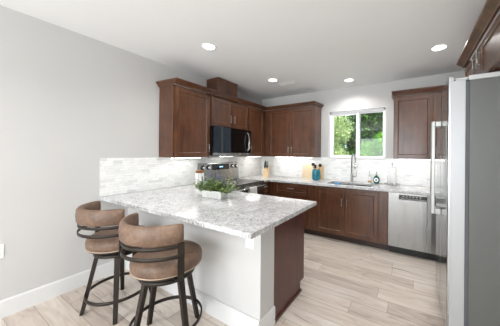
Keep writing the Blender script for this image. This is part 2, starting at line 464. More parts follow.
# on the left wall: local x = world y, rotated +90 degrees
def LW(y): return (0.0, y, ZB)
W1 = 2.398 - 1.792
upper('tall wooden wall cabinet with one door, left of the microwave', (0.0, -2.398, ZB), PI / 2, W1, ZB, UT,
      [(0.022, W1 - 0.012, ZB + 0.004, UT - 0.02)], handles=[(W1 - 0.045, 1.485)])
W2 = 1.792 - 0.870
upper('short two-door wooden wall cabinet directly above the microwave', (0.0, -1.7915, ZB), PI / 2, W2 - .001, 1.832, UT,
      [(0.016, W2 / 2 - 0.006, 1.842, UT - 0.02), (W2 / 2 + 0.004, W2 - 0.022, 1.842, UT - 0.02)], handles=[(W2 / 2 - 0.045, 1.975), (W2 / 2 + 0.048, 1.975)])
W3 = 0.8695
upper('wooden wall cabinet between the microwave and the room corner', (0.0, -0.8695, ZB), PI / 2, W3 - .001, ZB, UT,
      [(0.006, 0.49, ZB + 0.004, UT - 0.02)], handles=[(0.05, 1.485)])
W4 = 1.435 - 0.312
upper('two-door wooden wall cabinet on the back wall, left of the window', (0.3125, 0.0, ZB), 0, W4, ZB, UT,
      [(0.098, 0.614, ZB + 0.004, UT - 0.02), (0.618, W4 - 0.004, ZB + 0.004, UT - 0.02)], handles=[(0.582, 1.475), (0.652, 1.475)])
W5 = 1.0
upper('wooden wall cabinet right of the window, beside the refrigerator', (2.725, 0.0, ZB), 0, W5, ZB, UT,
      [(0.004, 0.497, ZB + 0.004, UT - 0.02), (0.508, 0.996, ZB + 0.004, UT - 0.02)], handles=[None, (0.545, 1.475)])
W6 = 1.22
upper('wooden cabinet mounted above the refrigerator', (RW, -1.25, 1.995), -PI / 2, W6, 1.995, UT,
      [(0.006, W6 / 2 - .003, 2.0, UT - 0.02), (W6 / 2 + .003, W6 - 0.006, 2.0, UT - 0.02)], depth=0.60, handles=[(W6 / 2 - .09, 2.15), (W6 / 2 + .05, 2.15)], rail=0.05)

def crown(pts, label):
    # section: side = outward, up
    s = [(0.0, 0.0), (0.012, 0.0), (0.016, 0.012), (0.030, 0.030), (0.046, 0.046), (0.050, 0.052), (0.050, 0.066), (0.0, 0.066)]
    m = MB().sweep(pts, s, smooth=False)
    return tag(m.build('crown_molding', 'cab_h'), label, 'molding')
zc = UT + 0.0015
g_ = 0.332
crown([(0.003, -2.400, zc), (g_, -2.400, zc), (g_, -g_, zc), (1.437, -g_, zc), (1.437, -0.003, zc)], 'dark wood crown molding over the corner run of wall cabinets and microwave cabinet')
crown([(2.723, -0.003, zc), (2.723, -g_, zc), (3.726, -g_, zc), (3.726, -.003, zc)], 'dark wood crown molding over the cabinet right of the window')
crown([(RW - .003, -1.248, zc), (3.428, -1.248, zc), (3.428, -2.472, zc), (RW - .003, -2.472, zc)], 'dark wood crown molding over the cabinet above the refrigerator')

tag(MB().box(0.012, 0.285, -1.60, -1.145, UT + .002, CZ - 0.002).build('vent_chase', 'cab', bevel=0.002),
    'dark wood duct box between the wall cabinet tops and the ceiling', 'box')

# base cabinets
def base_cab(label, loc, rz, W, depth=0.60, fronts=(), hollow=False):
    """fronts: (kind, x0, x1, z0, z1, (hx, hz) or None)"""
    t = thing('base_cabinet', label, 'cabinet', loc, rz)
    bd = MB()
    if hollow: bd.box(0, .018, -depth, -.012, .10, CB - .001).box(W - .018, W, -depth, -.012, .10, CB - .001).box(.018, W - .018, -depth, -.012, .10, .118).box(.018, W - .018, -.03, -.012, .118, CB - .001).box(.018, W - .018, -depth, -depth + .02, .118, CB - .001)
    else: bd.box(0, W, -depth, -.012, 0.10, CB - .001)
    bd.build('body', 'cab', t, bevel=.001)
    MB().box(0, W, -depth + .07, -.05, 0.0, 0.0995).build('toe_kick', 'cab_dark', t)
    for kind, a, b, c, d, h in fronts:
        fr = shaker(t, 'drawer' if kind == 'drawer' else 'door', a, b, c, d, -depth - .0205, slab=(kind == 'drawer'))
        if h: pull(fr, h[0], h[1], kind != 'drawer', -depth - .0205)
    return t
base_cab('wooden base cabinet with three drawers, left of the sink cabinet', (0.6215, 0, 0), 0, 0.836,
         fronts=[('drawer', .168, .80, .70, .858, (.485, .782)), ('drawer', .168, .80, .41, .69, (.485, .55)), ('drawer', .168, .80, .115, .40, (.485, .26))])
base_cab('wide two-door wooden sink cabinet beneath the window', (1.458, 0, 0), 0, 1.222,
         fronts=[('door', .128, .600, .122, .845, (.565, .64)), ('door', .610, 1.092, .122, .845, (.648, .64))], hollow=True)
base_cab('wooden corner base cabinet right of the dishwasher, behind the refrigerator', (3.291, 0, 0), 0, RW - 3.291 - .001,
         fronts=[('door', .01, .5, .122, .845, None)])
base_cab('wooden corner base cabinet beside the cooking range', (0.0, -0.8695, 0), PI / 2, 0.857, fronts=[('drawer', .006, .235, .70, .858, (.12, .79)), ('door', .006, .235, .122, .69, None)])
MB_ = base_cab('narrow wooden base cabinet joining the range to the peninsula', (0.0, -1.998, 0), PI / 2, 0.205, fronts=[('door', .006, .199, .122, .858, None)])
# peninsula cabinet, doors face the back wall
pc = thing('base_cabinet', 'wooden peninsula cabinet with a plain reddish end panel', 'cabinet', (1.98, -2.583, 0), PI)
MB().box(0, 1.36, -.56, -.001, .10, CB - .001).build('body', 'cab', pc)
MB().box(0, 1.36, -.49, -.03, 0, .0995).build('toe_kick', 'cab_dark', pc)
for k in range(2):
    d_ = shaker(pc, 'door', .02 + k * .67, .68 + k * .67, .122, .85, -.5805); pull(d_, .63 + k * .11, .72, True, -.5805)
m = MB().box(-.020, -.0005, -.585, -.001, .10, CB - .001).box(-.020, -.0005, -.50, -.001, 0, .10)
m.build('end_panel', 'panel', pc)
MB().box(-.034, -.0205, -.515, -.001, 0, .022).box(-.034, 0, -.515, -.5005, 0, .022).build('shoe_molding', 'panel', pc, bevel=.004)

# ------------------------------------------------------------------ countertops
def slab(outline_boxes, name, label):
    m = MB()
    for b in outline_boxes: m.box(*b, CB, CT)
    return m
def grid_slab(xs, ys, inside, name, label):
    """welded slab made of grid cells, so that its top is one unbroken surface"""
    vs = {}; V = []; F = []
    def vid(i, j, k):
        if (i, j, k) not in vs: vs[(i, j, k)] = len(V); V.append((xs[i], ys[j], CT if k else CB))
        return vs[(i, j, k)]
    ok = lambda i, j: 0 <= i < len(xs) - 1 and 0 <= j < len(ys) - 1 and inside((xs[i] + xs[i + 1]) / 2, (ys[j] + ys[j + 1]) / 2)
    for i in range(len(xs) - 1):
        for j in range(len(ys) - 1):
            if not ok(i, j): continue
            F.append((vid(i, j, 1), vid(i + 1, j, 1), vid(i + 1, j + 1, 1), vid(i, j + 1, 1)))
            F.append((vid(i, j, 0), vid(i, j + 1, 0), vid(i + 1, j + 1, 0), vid(i + 1, j, 0)))
            if not ok(i - 1, j): F.append((vid(i, j, 0), vid(i, j, 1), vid(i, j + 1, 1), vid(i, j + 1, 0)))
            if not ok(i + 1, j): F.append((vid(i + 1, j, 0), vid(i + 1, j + 1, 0), vid(i + 1, j + 1, 1), vid(i + 1, j, 1)))
            if not ok(i, j - 1): F.append((vid(i, j, 0), vid(i + 1, j, 0), vid(i + 1, j, 1), vid(i, j, 1)))
            if not ok(i, j + 1): F.append((vid(i, j + 1, 0), vid(i, j + 1, 1), vid(i + 1, j + 1, 1), vid(i + 1, j + 1, 0)))
    o = MB().add(V, F).build(name, 'granite', bevel=0.004, seg=3)
    return tag(o, label, 'countertop')
grid_slab([0.0, 0.64, 2.125], [-3.060, -1.963, -1.792], lambda x, y: y < -1.963 or x < .64, 'countertop',
          'grey and white speckled granite slab on the peninsula beside the stools')
SX0, SX1, SY0, SY1 = 1.73, 2.44, -0.53, -0.15
grid_slab([0.0, 0.645, SX0, SX1, RW - .001], [-0.869, -0.645, SY0, SY1, -0.011],
          lambda x, y: (y > -.645 and not (SX0 < x < SX1 and SY0 < y < SY1)) or (y < -.645 and x < .645), 'countertop',
          'speckled granite countertop along the back wall with the sink set into it')

# sink
sk = thing('sink', 'stainless undermount sink set into the granite below the window', 'sink', (2.085, -.34, CB - .2))
a, b, c, d = -.352, .352, -.187, .187
bm_ = MB().box(a - .003, b + .003, c - .003, d + .003, 0, .004).box(a - .003, a, c, d, .004, .2).box(b, b + .003, c, d, .004, .2).box(a, b, c - .003, c, .004, .2).box(a, b, d, d + .003, .004, .2)
bm_.build('basin', 'steel', sk)
MB().lathe([(.04, 0.0), (.04, .004), (.0, .004)], 20, (0, 0, .004)).build('drain', 'chrome', sk)

# faucet: high arc with pull-down head, lever on the right
fa = thing('faucet', 'tall brushed steel gooseneck kitchen faucet behind the sink', 'faucet', (2.045, -.085, CT + .0005))
MB().lathe([(.027, 0), (.027, .008), (.020, .014), (.019, .12), (.016, .14), (.0135, .15)], 24).build('body', 'nickel', fa)
pts = [(0, 0, .14), (0, 0, .38)]
for i in range(1, 13):
    t_ = PI * i / 12; pts.append((.062 * (1 - math.cos(t_)) * .75, -.07 * (1 - math.cos(t_)), .38 + .11 * math.sin(t_)))
pts.append((.093, -.14, .33))
MB().tube(pts, .0125, 16).build('spout', 'nickel', fa)
MB().lathe([(.014, 0), (.019, .012), (.019, .075), (.014, .10)], 20, (.093, -.14, .24)).build('spray_head', 'chrome', fa)
MB().tube([(.015, 0, .10), (.06, -.005, .10), (.085, -.005, .105)], .010, 12).tube([(.083, -.005, .10), (.088, -.005, .19)], .006, 10).build('lever', 'nickel', fa)

# ------------------------------------------------------------------ dishwasher
dw = thing('dishwasher', 'stainless steel dishwasher with black control strip, right of the sink cabinet', 'dishwasher', (2.6855, 0, 0))
MB().box(0, .598, -.595, -.02, .09, CB - .002).build('body', 'black', dw)
MB().box(.004, .594, -.635, -.5955, .115, .782).box(.004, .594, -.635, -.5955, .8485, CB - .004).box(.004, .135, -.635, -.5955, .782, .8485).box(.465, .594, -.635, -.5955, .782, .8485).build('door', 'steel', dw)
MB().box(.136, .464, -.628, -.596, .8105, .848).build('control_strip', 'blackglass', dw)
MB().add([(.14, -.655, .787), (.46, -.655, .787), (.46, -.625, .8095), (.14, -.625, .8095), (.14, -.600, .783), (.46, -.6, .783), (.46, -.6, .809), (.14, -.6, .809)],
         [(0, 1, 2, 3), (4, 7, 6, 5), (0, 4, 5, 1), (3, 2, 6, 7), (0, 3, 7, 4), (1, 5, 6, 2)]).build('pocket_handle', 'chrome', dw, bevel=.004)
MB().box(.004, .594, -.555, -.53, .0, .089).build('kick_plate', 'black', dw)
for k in range(6): MB().box(.18 + k * .04, .198 + k * .04, -.6292, -.6282, .825, .833).build('button', 'white', dw)

# ------------------------------------------------------------------ cooking range (front faces local -y)
RW_ = .912
ra = thing('cooking_range', 'stainless steel electric range standing between the peninsula and the corner', 'range', (0.0, -1.7865, 0), PI / 2)
MB().box(0, RW_, -.645, -.012, .03, .905).build('body', 'black', ra)
MB().box(0, RW_, -.70, -.115, .9055, .922).build('cooktop', 'blackglass', ra, bevel=.003)
m = MB()
for (bx, by, br) in ((.23, -.53, .11), (.68, -.53, .085), (.23, -.26, .08), (.68, -.26, .11)):
    MB().lathe([(br - .004, 0), (br - .004, .0008), (br, .0008), (br, 0), (br - .004, 0)], 40, (bx, by, .9221)).build('burner_ring', 'slot', ra)
MB().box(0, RW_, -.695, -.6455, .80, .905).build('front_fascia', 'steel', ra, bevel=.004)
od = MB().box(.004, RW_ - .004, -.70, -.6455, .24, .79).build('oven_door', 'steel', ra, bevel=.004)
MB().box(.09, RW_ - .09, -.7025, -.6995, .30, .69).build('door_glass', 'blackglass', od)
hz = .845
MB().tube([(.03, -.745, hz), (RW_ - .03, -.745, hz)], .013, 14).tube([(.06, -.69, hz), (.06, -.745, hz)], .009, 10).tube([(RW_ - .06, -.69, hz), (RW_ - .06, -.745, hz)], .009, 10).build('handle', 'chrome', od)
MB().box(.004, RW_ - .004, -.695, -.6455, .06, .23).build('storage_drawer', 'steel', ra, bevel=.004)
MB().box(.05, RW_ - .05, -.60, -.1, 0, .029).build('feet', 'black', ra)
# backguard with the controls
bg_ = MB().add([(0, -.1, .9055), (RW_, -.1, .9055), (RW_, -.012, .9055), (0, -.012, .9055), (0, -.075, 1.235), (RW_, -.075, 1.235), (RW_, -.03, 1.245), (0, -.03, 1.245)],
               [(0, 3, 2, 1), (4, 5, 6, 7), (0, 1, 5, 4), (1, 2, 6, 5), (2, 3, 7, 6), (3, 0, 4, 7)]).build('backguard', 'steel', ra, bevel=.006)
def onbg(x, z, dz): return -.1 + .025 * (z - .9055) / .33
m = MB().add([(.26, onbg(0, 1.12, 0) - .003, 1.12), (.66, onbg(0, 1.12, 0) - .003, 1.12), (.66, onbg(0, 1.215, 0) - .003, 1.215), (.26, onbg(0, 1.215, 0) - .003, 1.215),
               (.26, -.06, 1.12), (.66, -.06, 1.12), (.66, -.06, 1.215), (.26, -.06, 1.215)], [(0, 1, 2, 3), (4, 7, 6, 5), (0, 4, 5, 1), (3, 2, 6, 7), (0, 3, 7, 4), (1, 5, 6, 2)])
dp = m.build('display', 'blackglass', bg_)
MB().box(.42, .50, -.0848, -.0838, 1.16, 1.178).build('clock_digits', 'digits', dp)
for kx in (.07, .175, .74, .845):
    yb = onbg(0, 1.168, 0)
    k1 = MB().sweep([(kx, yb, 1.168), (kx, yb - .006, 1.168)], [(.036 * math.cos(2 * PI * i / 24), .036 * math.sin(2 * PI * i / 24)) for i in range(24)]).build('knob_ring', 'black', bg_)
    MB().sweep([(kx, yb - .006, 1.168), (kx, yb - .034, 1.168)], [(.023 * math.cos(2 * PI * i / 24), .023 * math.sin(2 * PI * i / 24)) for i in range(24)]).build('knob', 'chrome', k1)
# towel on the oven handle
tw = MB()
nx = 12; pr = [(-.762, .50), (-.7625, .60), (-.763, .72), (-.763, .83), (-.7595, .8565), (-.745, .8615), (-.7305, .8565), (-.727, .83), (-.726, .74), (-.7255, .62)]
vs = []; fs = []
for i in range(nx + 1):
    u_ = i / nx; xx = .42 + .19 * u_
    for k, (yy, zz) in enumerate(pr):
        wv = .004 * math.sin(u_ * 14) * max(0, (.86 - zz) / .3)
        vs.append((xx, yy - abs(wv) if k < 5 else yy + .0, zz))
np_ = len(pr)
for i in range(nx):
    for k in range(np_ - 1): fs.append((i * np_ + k, i * np_ + k + 1, (i + 1) * np_ + k + 1, (i + 1) * np_ + k))
tw.add(vs, fs, True); to = tw.build('tea_towel', 'cloth'); to.location = (0, -1.7865, 0); to.rotation_euler = (0, 0, PI / 2)
so = to.modifiers.new('thick', 'SOLIDIFY'); so.thickness = .0035; so.offset = 0.0
tag(to, 'pale grey tea towel hanging over the oven door handle', 'towel')

# ------------------------------------------------------------------ microwave
mw = thing('microwave', 'black and stainless over-the-range microwave under the short wall cabinet', 'microwave', (0.0, -1.7865, 1.372), PI / 2)
MB().box(0, RW_, -.355, -.012, 0.0, .456).build('body', 'black', mw)
MB().box(0, RW_, -.392, -.3555, 0.0, .040).build('lower_trim', 'steel', mw, bevel=.004)
dr = MB().box(0.0, .745, -.395, -.3555, .0415, .456).build('door', 'blackglass', mw, bevel=.004)
MB().box(.747, RW_, -.393, -.3555, .0415, .456).build('control_panel', 'blackglass', mw, bevel=.003)
pts = []
for i in range(13):
    t_ = i / 12; pts.append((.795, -.398 - .048 * math.sin(PI * t_) ** .6 if 0 < t_ < 1 else -.394, .075 + .335 * t_))
MB().sweep(pts, [(-.016, -.008), (.016, -.008), (.016, .008), (-.016, .008)], up=(0, 1, 0)).build('handle', 'chrome', dr, bevel=.003)
MB().box(.2, .7, -.33, -.08, -.012, -.0005).build('grease_filter', 'steel', mw)

# ------------------------------------------------------------------ refrigerator (front faces local -y -> world -x)
FX = 3.2; FY0, FY1 = -2.107, -1.22
FWd = FY1 - FY0
fr = thing('refrigerator', 'stainless steel side-by-side refrigerator with grey side at the right edge', 'refrigerator', (FX, FY1, 0), -PI / 2)
# local: x 0..FWd (far to near), y = world x offset from the door face (0 = face, positive = back)
MB().box(0.004, FWd - .001, .125, .80, .03, 1.945).build('cabinet', 'fridge_side', fr, bevel=.004)
MB().box(0.004, FWd + .004, .118, .80, 1.9455, 1.98).build('top_cover', 'fridge_top', fr, bevel=.006)
MB().box(0.01, FWd - .01, .104, .1245, .05, 1.94).build('gasket', 'gasket', fr)
MB().box(0.02, FWd - .02, .06, .75, 0, .0295).build('kick_grille', 'black', fr)
def frd(x0, x1, hx):
    sec = []
    # slightly bowed front with rounded vertical edges
    n = 12
    poly = [(x0, .1035)]
    poly += [(x0, .018), (x0 + .003, .008), (x0 + .012, .002)]
    poly += [(x1 - .012, .002), (x1 - .003, .008), (x1, .018), (x1, .1035)]
    poly = [(x0, .1035), (x0, .0165), (x1, .0165), (x1, .1035)]
    skin = [(x0, .016), (x0 + .002, .007), (x0 + .008, .002), (x1 - .008, .002), (x1 - .002, .007), (x1, .016)]
    d_ = MB().prism(poly, .05, 1.953).build('door', 'silver', fr, bevel=.002)
    MB().prism(skin, .05, 1.984).build('front_panel', 'steel_f', d_)
    MB().box(x0 + .002, x1 - .002, .0165, .035, 1.9535, 1.982).build('top_cap', 'fridge_top', d_, bevel=.003)
    # handle: flat bar with deep end brackets
    h = MB().box(hx - .016, hx + .016, -.074, -.044, .878, 1.712)
    h.box(hx - .016, hx + .016, -.044, .0015, 1.664, 1.712).box(hx - .016, hx + .016, -.044, .0015, .878, .93)
    h.build('handle', 'satin', d_, bevel=.005)
    return d_
frd(0.0, FWd * .5 - .003, FWd * .5 - .035)
frd(FWd * .5 + .003, FWd, FWd * .5 + .035)
MB().box(FWd - .07, FWd - .01, .045, .118, 1.9545, 1.975).build('hinge_cover', 'fridge_top', fr, bevel=.006)

# ------------------------------------------------------------------ small things on the back counter
Z = CT + .0008
# knife block
kb = thing('knife_block', 'pale wooden knife block in the corner beside the range', 'knife block', (.315, -.26, Z), math.radians(25))
MB().add([(-.055, -.09, 0), (.055, -.09, 0), (.055, .075, 0), (-.055, .075, 0), (-.055, -.055, .17), (.055, -.055, .17), (.055, .085, .235), (-.055, .085, .235)],
         [(0, 3, 2, 1), (4, 5, 6, 7), (0, 1, 5, 4), (1, 2, 6, 5), (2, 3, 7, 6), (3, 0, 4, 7)]).build('block', 'bamboo', kb, bevel=.004)
kp = []
for k, (x, y, L) in enumerate([(-.032, -.03, .09), (0.0, -.028, .10), (.032, -.03, .085), (-.03, .02, .12), (.002, .02, .13), (.033, .02, .115), (-.02, .06, .13), (.025, .06, .12)]):
    z0 = .17 + (y + .055) * .46 - .006
    kn = MB().sweep([(x, y, z0), (x, y - .25 * L, z0 + .95 * L)], [(-.008, -.012), (.008, -.012), (.008, .012), (-.008, .012)]).build('knife', 'grip')
    kn.location = kb.location; kn.rotation_euler = kb.rotation_euler; kn.modifiers.new('bevel', 'BEVEL').width = .003
    tag(kn, 'grey-handled knife standing in the pale wooden knife block', 'knife', 'knives in the wooden block')
# cutting boards
def board(x0, x1, h, y, lean, label, mname, hole):
    t = MB(); T = .018
    n = 6; poly = []
    r = .02
    for (cx, cz, a0) in ((x1 - r, h - r, 0), (x0 + r, h - r, 90), (x0 + r, r, 180), (x1 - r, r, 270)):
        for i in range(n + 1):
            a = math.radians(a0 + 90 * i / n); poly.append((cx + r * math.cos(a), cz + r * math.sin(a)))
    N = len(poly)
    t.add([(x, 0, z) for x, z in poly] + [(x, T, z) for x, z in poly], [tuple(range(N)), tuple(reversed(range(N, 2 * N)))] + [(i, N + i, N + (i + 1) % N, (i + 1) % N) for i in range(N)])
    o = t.build('cutting_board', mname, bevel=.002); o.location = (0, y, Z); o.rotation_euler = (-lean, 0, 0)
    return tag(o, label, 'cutting board')
board(1.065, 1.30, .285, -.082, .16, 'pale wooden cutting board leaning on the backsplash, left of the teal crock', 'board', 1)
board(1.335, 1.512, .27, -.080, .16, 'tan cutting board leaning on the backsplash behind the teal crock', 'bamboo', 1)
# crock and utensils
ck = thing('utensil_crock', 'teal glazed crock of utensils on the back counter', 'crock', (1.418, -.20, Z))
MB().lathe([(.060, 0), (.074, .012), (.079, .07), (.077, .15), (.070, .195), (.066, .195), (.066, .19), (.072, .14), (.070, .02), (0, .02)], 32).build('pot', 'teal', ck)
for (dx, dy, hx, hz_, kind) in ((-.02, .0, -.062, .285, 0), (.025, .01, .075, .27, 1), (0, -.02, -.01, .26, 2)):
    u = MB().tube([(dx, dy, .0215), (hx * .6, dy, .20), (hx, dy, hz_ - .03)], .006, 8)
    hd = [(0, -.03), (.018, -.027), (.034, -.01), (.036, .008), (.026, .026), (.01, .033), (0, .034)]
    if kind < 2: u.lathe([(r, z) for r, z in hd], 20, (hx, dy, hz_ + .005), 1, .45)
    else: u.box(hx - .022, hx + .022, dy - .003, dy + .003, hz_ - .035, hz_ + .03)
    o = u.build('cooking_utensil', 'black'); o.location = ck.location
    tag(o, ['black ladle standing in the teal crock, leaning left', 'black slotted spoon standing in the teal crock, leaning right', 'black spatula standing in the middle of the teal crock'][kind], 'utensil')
# sponge at the sink rim
o = MB().box(-.045, .045, -.03, .03, 0, .022).build('sponge', 'sponge', bevel=.005); o.location = (1.93, -.565, Z); tag(o, 'blue sponge lying on the front rim of the sink', 'sponge')
# soap bottles
sp = thing('soap_bottle', 'small white pump soap bottle with tan label, right of the faucet', 'soap bottle', (2.352, -.105, Z))
MB().lathe([(.026, 0), (.030, .006), (.031, .07), (.024, .098), (.011, .108), (.011, .118)], 24).build('bottle', 'white', sp)
MB().lathe([(.0316, .018), (.0320, .02), (.0320, .045), (.0316, .047)], 24).build('label_band', 'amber', sp)
MB().lathe([(.013, .118), (.013, .135), (.004, .137), (.004, .19), (.008, .192), (.008, .202)], 16).tube([(0, 0, .197), (.0, -.04, .192)], .004, 8).build('pump', 'nickel', sp)
ds = thing('dish_soap_bottle', 'round dark green bottle with white round label and clear top beside the paper towels', 'bottle', (2.462, -.115, Z))
MB().lathe([(.028, 0), (.043, .02), (.052, .055), (.050, .09), (.036, .118), (.014, .132), (.013, .14)], 28, sy=.55).build('bottle', 'green', ds)
dl = MB().lathe([(.034, 0), (.034, .003)], 28); o = dl.build('round_label', 'white', ds); o.rotation_euler = (PI / 2, 0, 0); o.location = (0, -.0275, .066)
dl = MB().lathe([(.016, 0), (.016, .002)], 20); o = dl.build('emblem', 'teal', ds); o.rotation_euler = (PI / 2, 0, 0); o.location = (0, -.0310, .066)
MB().lathe([(.014, .14), (.014, .16), (.007, .165), (.006, .2)], 16).build('cap', 'clear', ds)
# paper towel
pt = thing('paper_towel_holder', 'white paper towel roll on an upright metal holder by the right wall cabinet', 'paper towel', (2.70, -.15, Z))
MB().lathe([(.075, 0), (.075, .008), (.07, .011)], 32).lathe([(.006, .011), (.006, .33), (.011, .335), (.009, .35)], 12).tube([(-.068, 0, .008), (-.068, 0, .16), (-.064, 0, .17)], .003, 8).build('stand', 'chrome', pt)
MB().lathe([(.02, .0125), (.053, .0125), (.053, .292), (.02, .292), (.02, .0125)], 36).build('paper_roll', 'paper', pt)
# little glass tumblers beside it
for k, (gx, gy) in enumerate(((2.62, -.27), (2.70, -.29), (2.79, -.26))):
    o = MB().lathe([(.022, 0), (.026, .045), (.0245, .045), (.021, .004), (0, .004)], 20).build('glass_votive', 'glass'); o.location = (gx, gy, Z)
    tag(o, ['leftmost small clear glass in front of the paper towel roll', 'middle small clear glass in front of the paper towel roll', 'rightmost small clear glass in front of the paper towel roll'][k], 'glass', 'small glasses before the paper towels')

# slim under-cabinet light bars that wash the tiles
def bar(label, loc, rz, L, wt):
    t = thing('under_cabinet_light', label, 'light', loc, rz)
    MB().box(-L / 2, L / 2, -.02, .02, -.011, -.0005).build('housing', 'white', t, bevel=.002)
    MB().box(-L / 2 + .01, L / 2 - .01, -.014, .014, -.0125, -.0112).build('diffuser', 'strip', t)
bar('slim white light bar under the wall cabinet left of the microwave', (.17, -2.09, ZB), PI / 2, .5, 3)
bar('slim white light bar under the wall cabinet between microwave and corner', (.17, -.50, ZB), PI / 2, .45, 3)
bar('slim white light bar under the back wall cabinet left of the window', (.90, -.17, ZB), 0, .85, 4)
bar('slim white light bar under the wall cabinet right of the window', (3.2, -.17, ZB), 0, .8, 4)
bar('light bar in the underside of the microwave above the range', (.20, -1.33, 1.3595), PI / 2, .3, 3)

# outlets and switches
def plate(name, label, cat, loc, rz, w=.075, h=.118, sockets=True, rocker=False, n=1):
    t = thing(name, label, cat, loc, rz)
    MB().box(-w / 2, w / 2, -.006, 0, -h / 2, h / 2).build('cover_plate', 'white', t, bevel=.002)
    for q in range(n):
        cx = (q - (n - 1) / 2) * .046
        if rocker: MB().box(cx - .016, cx + .016, -.010, -.0062, -.033, .033).build('rocker', 'white', t, bevel=.001)
        else:
            for s in (-1, 1):
                u = MB().box(cx - .016, cx + .016, -.008, -.0062, s * .02 - .014, s * .02 + .014).build('socket', 'white', t, bevel=.001)
                MB().box(cx - .009, cx - .006, -.0088, -.0081, s * .02 - .004, s * .02 + .007).box(cx + .006, cx + .009, -.0088, -.0081, s * .02 - .004, s * .02 + .007).box(cx - .002, cx + .002, -.0088, -.0081, s * .02 - .01, s * .02 - .007).build('slots', 'slot', u)
    return t
plate('light_switch', 'white double rocker switch plate on the back wall tiles, nearer the paper towels', 'switch', (2.965, -.0105, 1.15), 0, w=.118, rocker=True, n=2)
plate('power_outlet', 'white outlet plate on the back wall tiles, nearer the refrigerator', 'outlet', (3.085, -.0105, 1.145), 0)
plate('power_outlet', 'white outlet on the peninsula half wall under the granite corner', 'outlet', (1.90, HW0 - .0005, .735), 0, w=.085, h=.125)
plate('power_outlet', 'white outlet low on the left wall at the picture edge', 'outlet', (.0005, -3.77, .565), PI / 2)
plate('power_outlet', 'white outlet on the left wall tiles above the planter', 'outlet', (.0105, -2.10, 1.14), PI / 2)

# spice jars beside the range
for k, yy in enumerate((-1.925, -1.875, -1.825)):
    j = thing('spice_jar', ['first small white spice jar with copper lid, farthest from the range', 'second small white spice jar with copper lid, between two others', 'third small white spice jar with copper lid, against the range'][k], 'jar', (.20, yy, Z), 0, 'spice jars by the range')
    MB().lathe([(.020, 0), (.022, .004), (.022, .17), (.018, .19)], 20).build('jar', 'white', j)
    MB().lathe([(.0215, .1905), (.0215, .228), (.019, .231)], 20).build('lid', 'copper', j)

# ------------------------------------------------------------------ planter on the peninsula
pl = thing('planter', 'whitewashed oblong planter of greenery and lavender on the granite peninsula', 'planter', (1.085, -2.40, Z), math.radians(3))
L0, W0, H0 = .135, .045, .082
def ring(l, w_, z): return [(-l, -w_, z), (l, -w_, z), (l, w_, z), (-l, w_, z)]
v = ring(L0, W0, 0) + ring(L0 + .022, W0 + .014, H0) + ring(L0 + .018, W0 + .010, H0) + ring(L0 + .012, W0 + .004, H0 - .015)
fs = [(3, 2, 1, 0)]
for k in range(3):
    for i in range(4): fs.append((k * 4 + i, k * 4 + (i + 1) % 4, k * 4 + 4 + (i + 1) % 4, k * 4 + 4 + i))
MB().add(v, fs).build('trough', 'planter', pl, bevel=.002)
MB().box(-L0 - .008, L0 + .008, -W0 + .0, W0, H0 - .022, H0 - .016).build('soil', 'soil', pl)
def leaf(m, p, d, L, wd, fold=.25):
    d = Vector(d).normalized(); s = d.cross(Vector((random.uniform(-.4, .4), random.uniform(-.4, .4), 1))).normalized(); n_ = s.cross(d)
    p = Vector(p)
    a = p; b = p + d * L * .5 + s * wd * .5 + n_ * wd * fold; c = p + d * L; e = p + d * L * .5 - s * wd * .5 + n_ * wd * fold
    q = p + d * L * .5
    m.add([a, b, c, e, q], [(0, 4, 1), (4, 2, 1), (0, 3, 4), (4, 3, 2)], True)
lg, l2, st = MB(), MB(), MB()
for k in range(170):
    x = random.uniform(-.18, .18); y = random.uniform(-.05, .05)
    ang = random.uniform(0, 2 * PI); out = random.uniform(.0, .13)
    hgt = random.uniform(.04, .165) * (1 - .25 * abs(x) / .15)
    tip = Vector((x + out * math.cos(ang) + x * .33, y + out * math.sin(ang), H0 - .02 + hgt - (.05 if abs(x) > .12 else 0) * random.random()))
    bs_ = Vector((x * .8, y * .6, H0 - .03)); mid = (bs_ + tip) / 2 + Vector((0, 0, .02))
    st.tube([bs_, mid, tip], .0009, 4)
    tgt = l2 if random.random() < .33 else lg
    for i in range(9):
        t_ = .3 + .7 * i / 8; q = bs_ * (1 - t_) + tip * t_ + Vector((0, 0, .04 * t_ * (1 - t_)))
        a = random.uniform(0, 2 * PI)
        leaf(tgt, q, (math.cos(a), math.sin(a), random.uniform(-.3, .6)), random.uniform(.028, .048), random.uniform(.022, .034))
for k in range(12):
    x = -.14 + .28 * k / 11 + random.uniform(-.01, .01); y = random.uniform(-.045, .03); h = random.uniform(.15, .20)
    tx = random.uniform(-.03, .03); lv = MB()
    st.tube([(x, y, H0 - .02), (x + tx, y, H0 - .02 + h)], .0012, 5)
    for i in range(12):
        t_ = .62 + .38 * i / 11; r = .0055 * (1.2 - t_ + .5)
        c_ = Vector((x + tx * t_, y, H0 - .02 + h * t_))
        for q in range(4):
            a = q * PI / 2 + i; leaf(lv, c_, (math.cos(a), math.sin(a), .8), .016, .011)
    lv.build('lavender_spike', 'lavender', pl)
st.build('stems', 'leaf', pl)
lg.build('green_leaves', 'leaf', pl); l2.build('silvery_leaves', 'leaf2', pl)

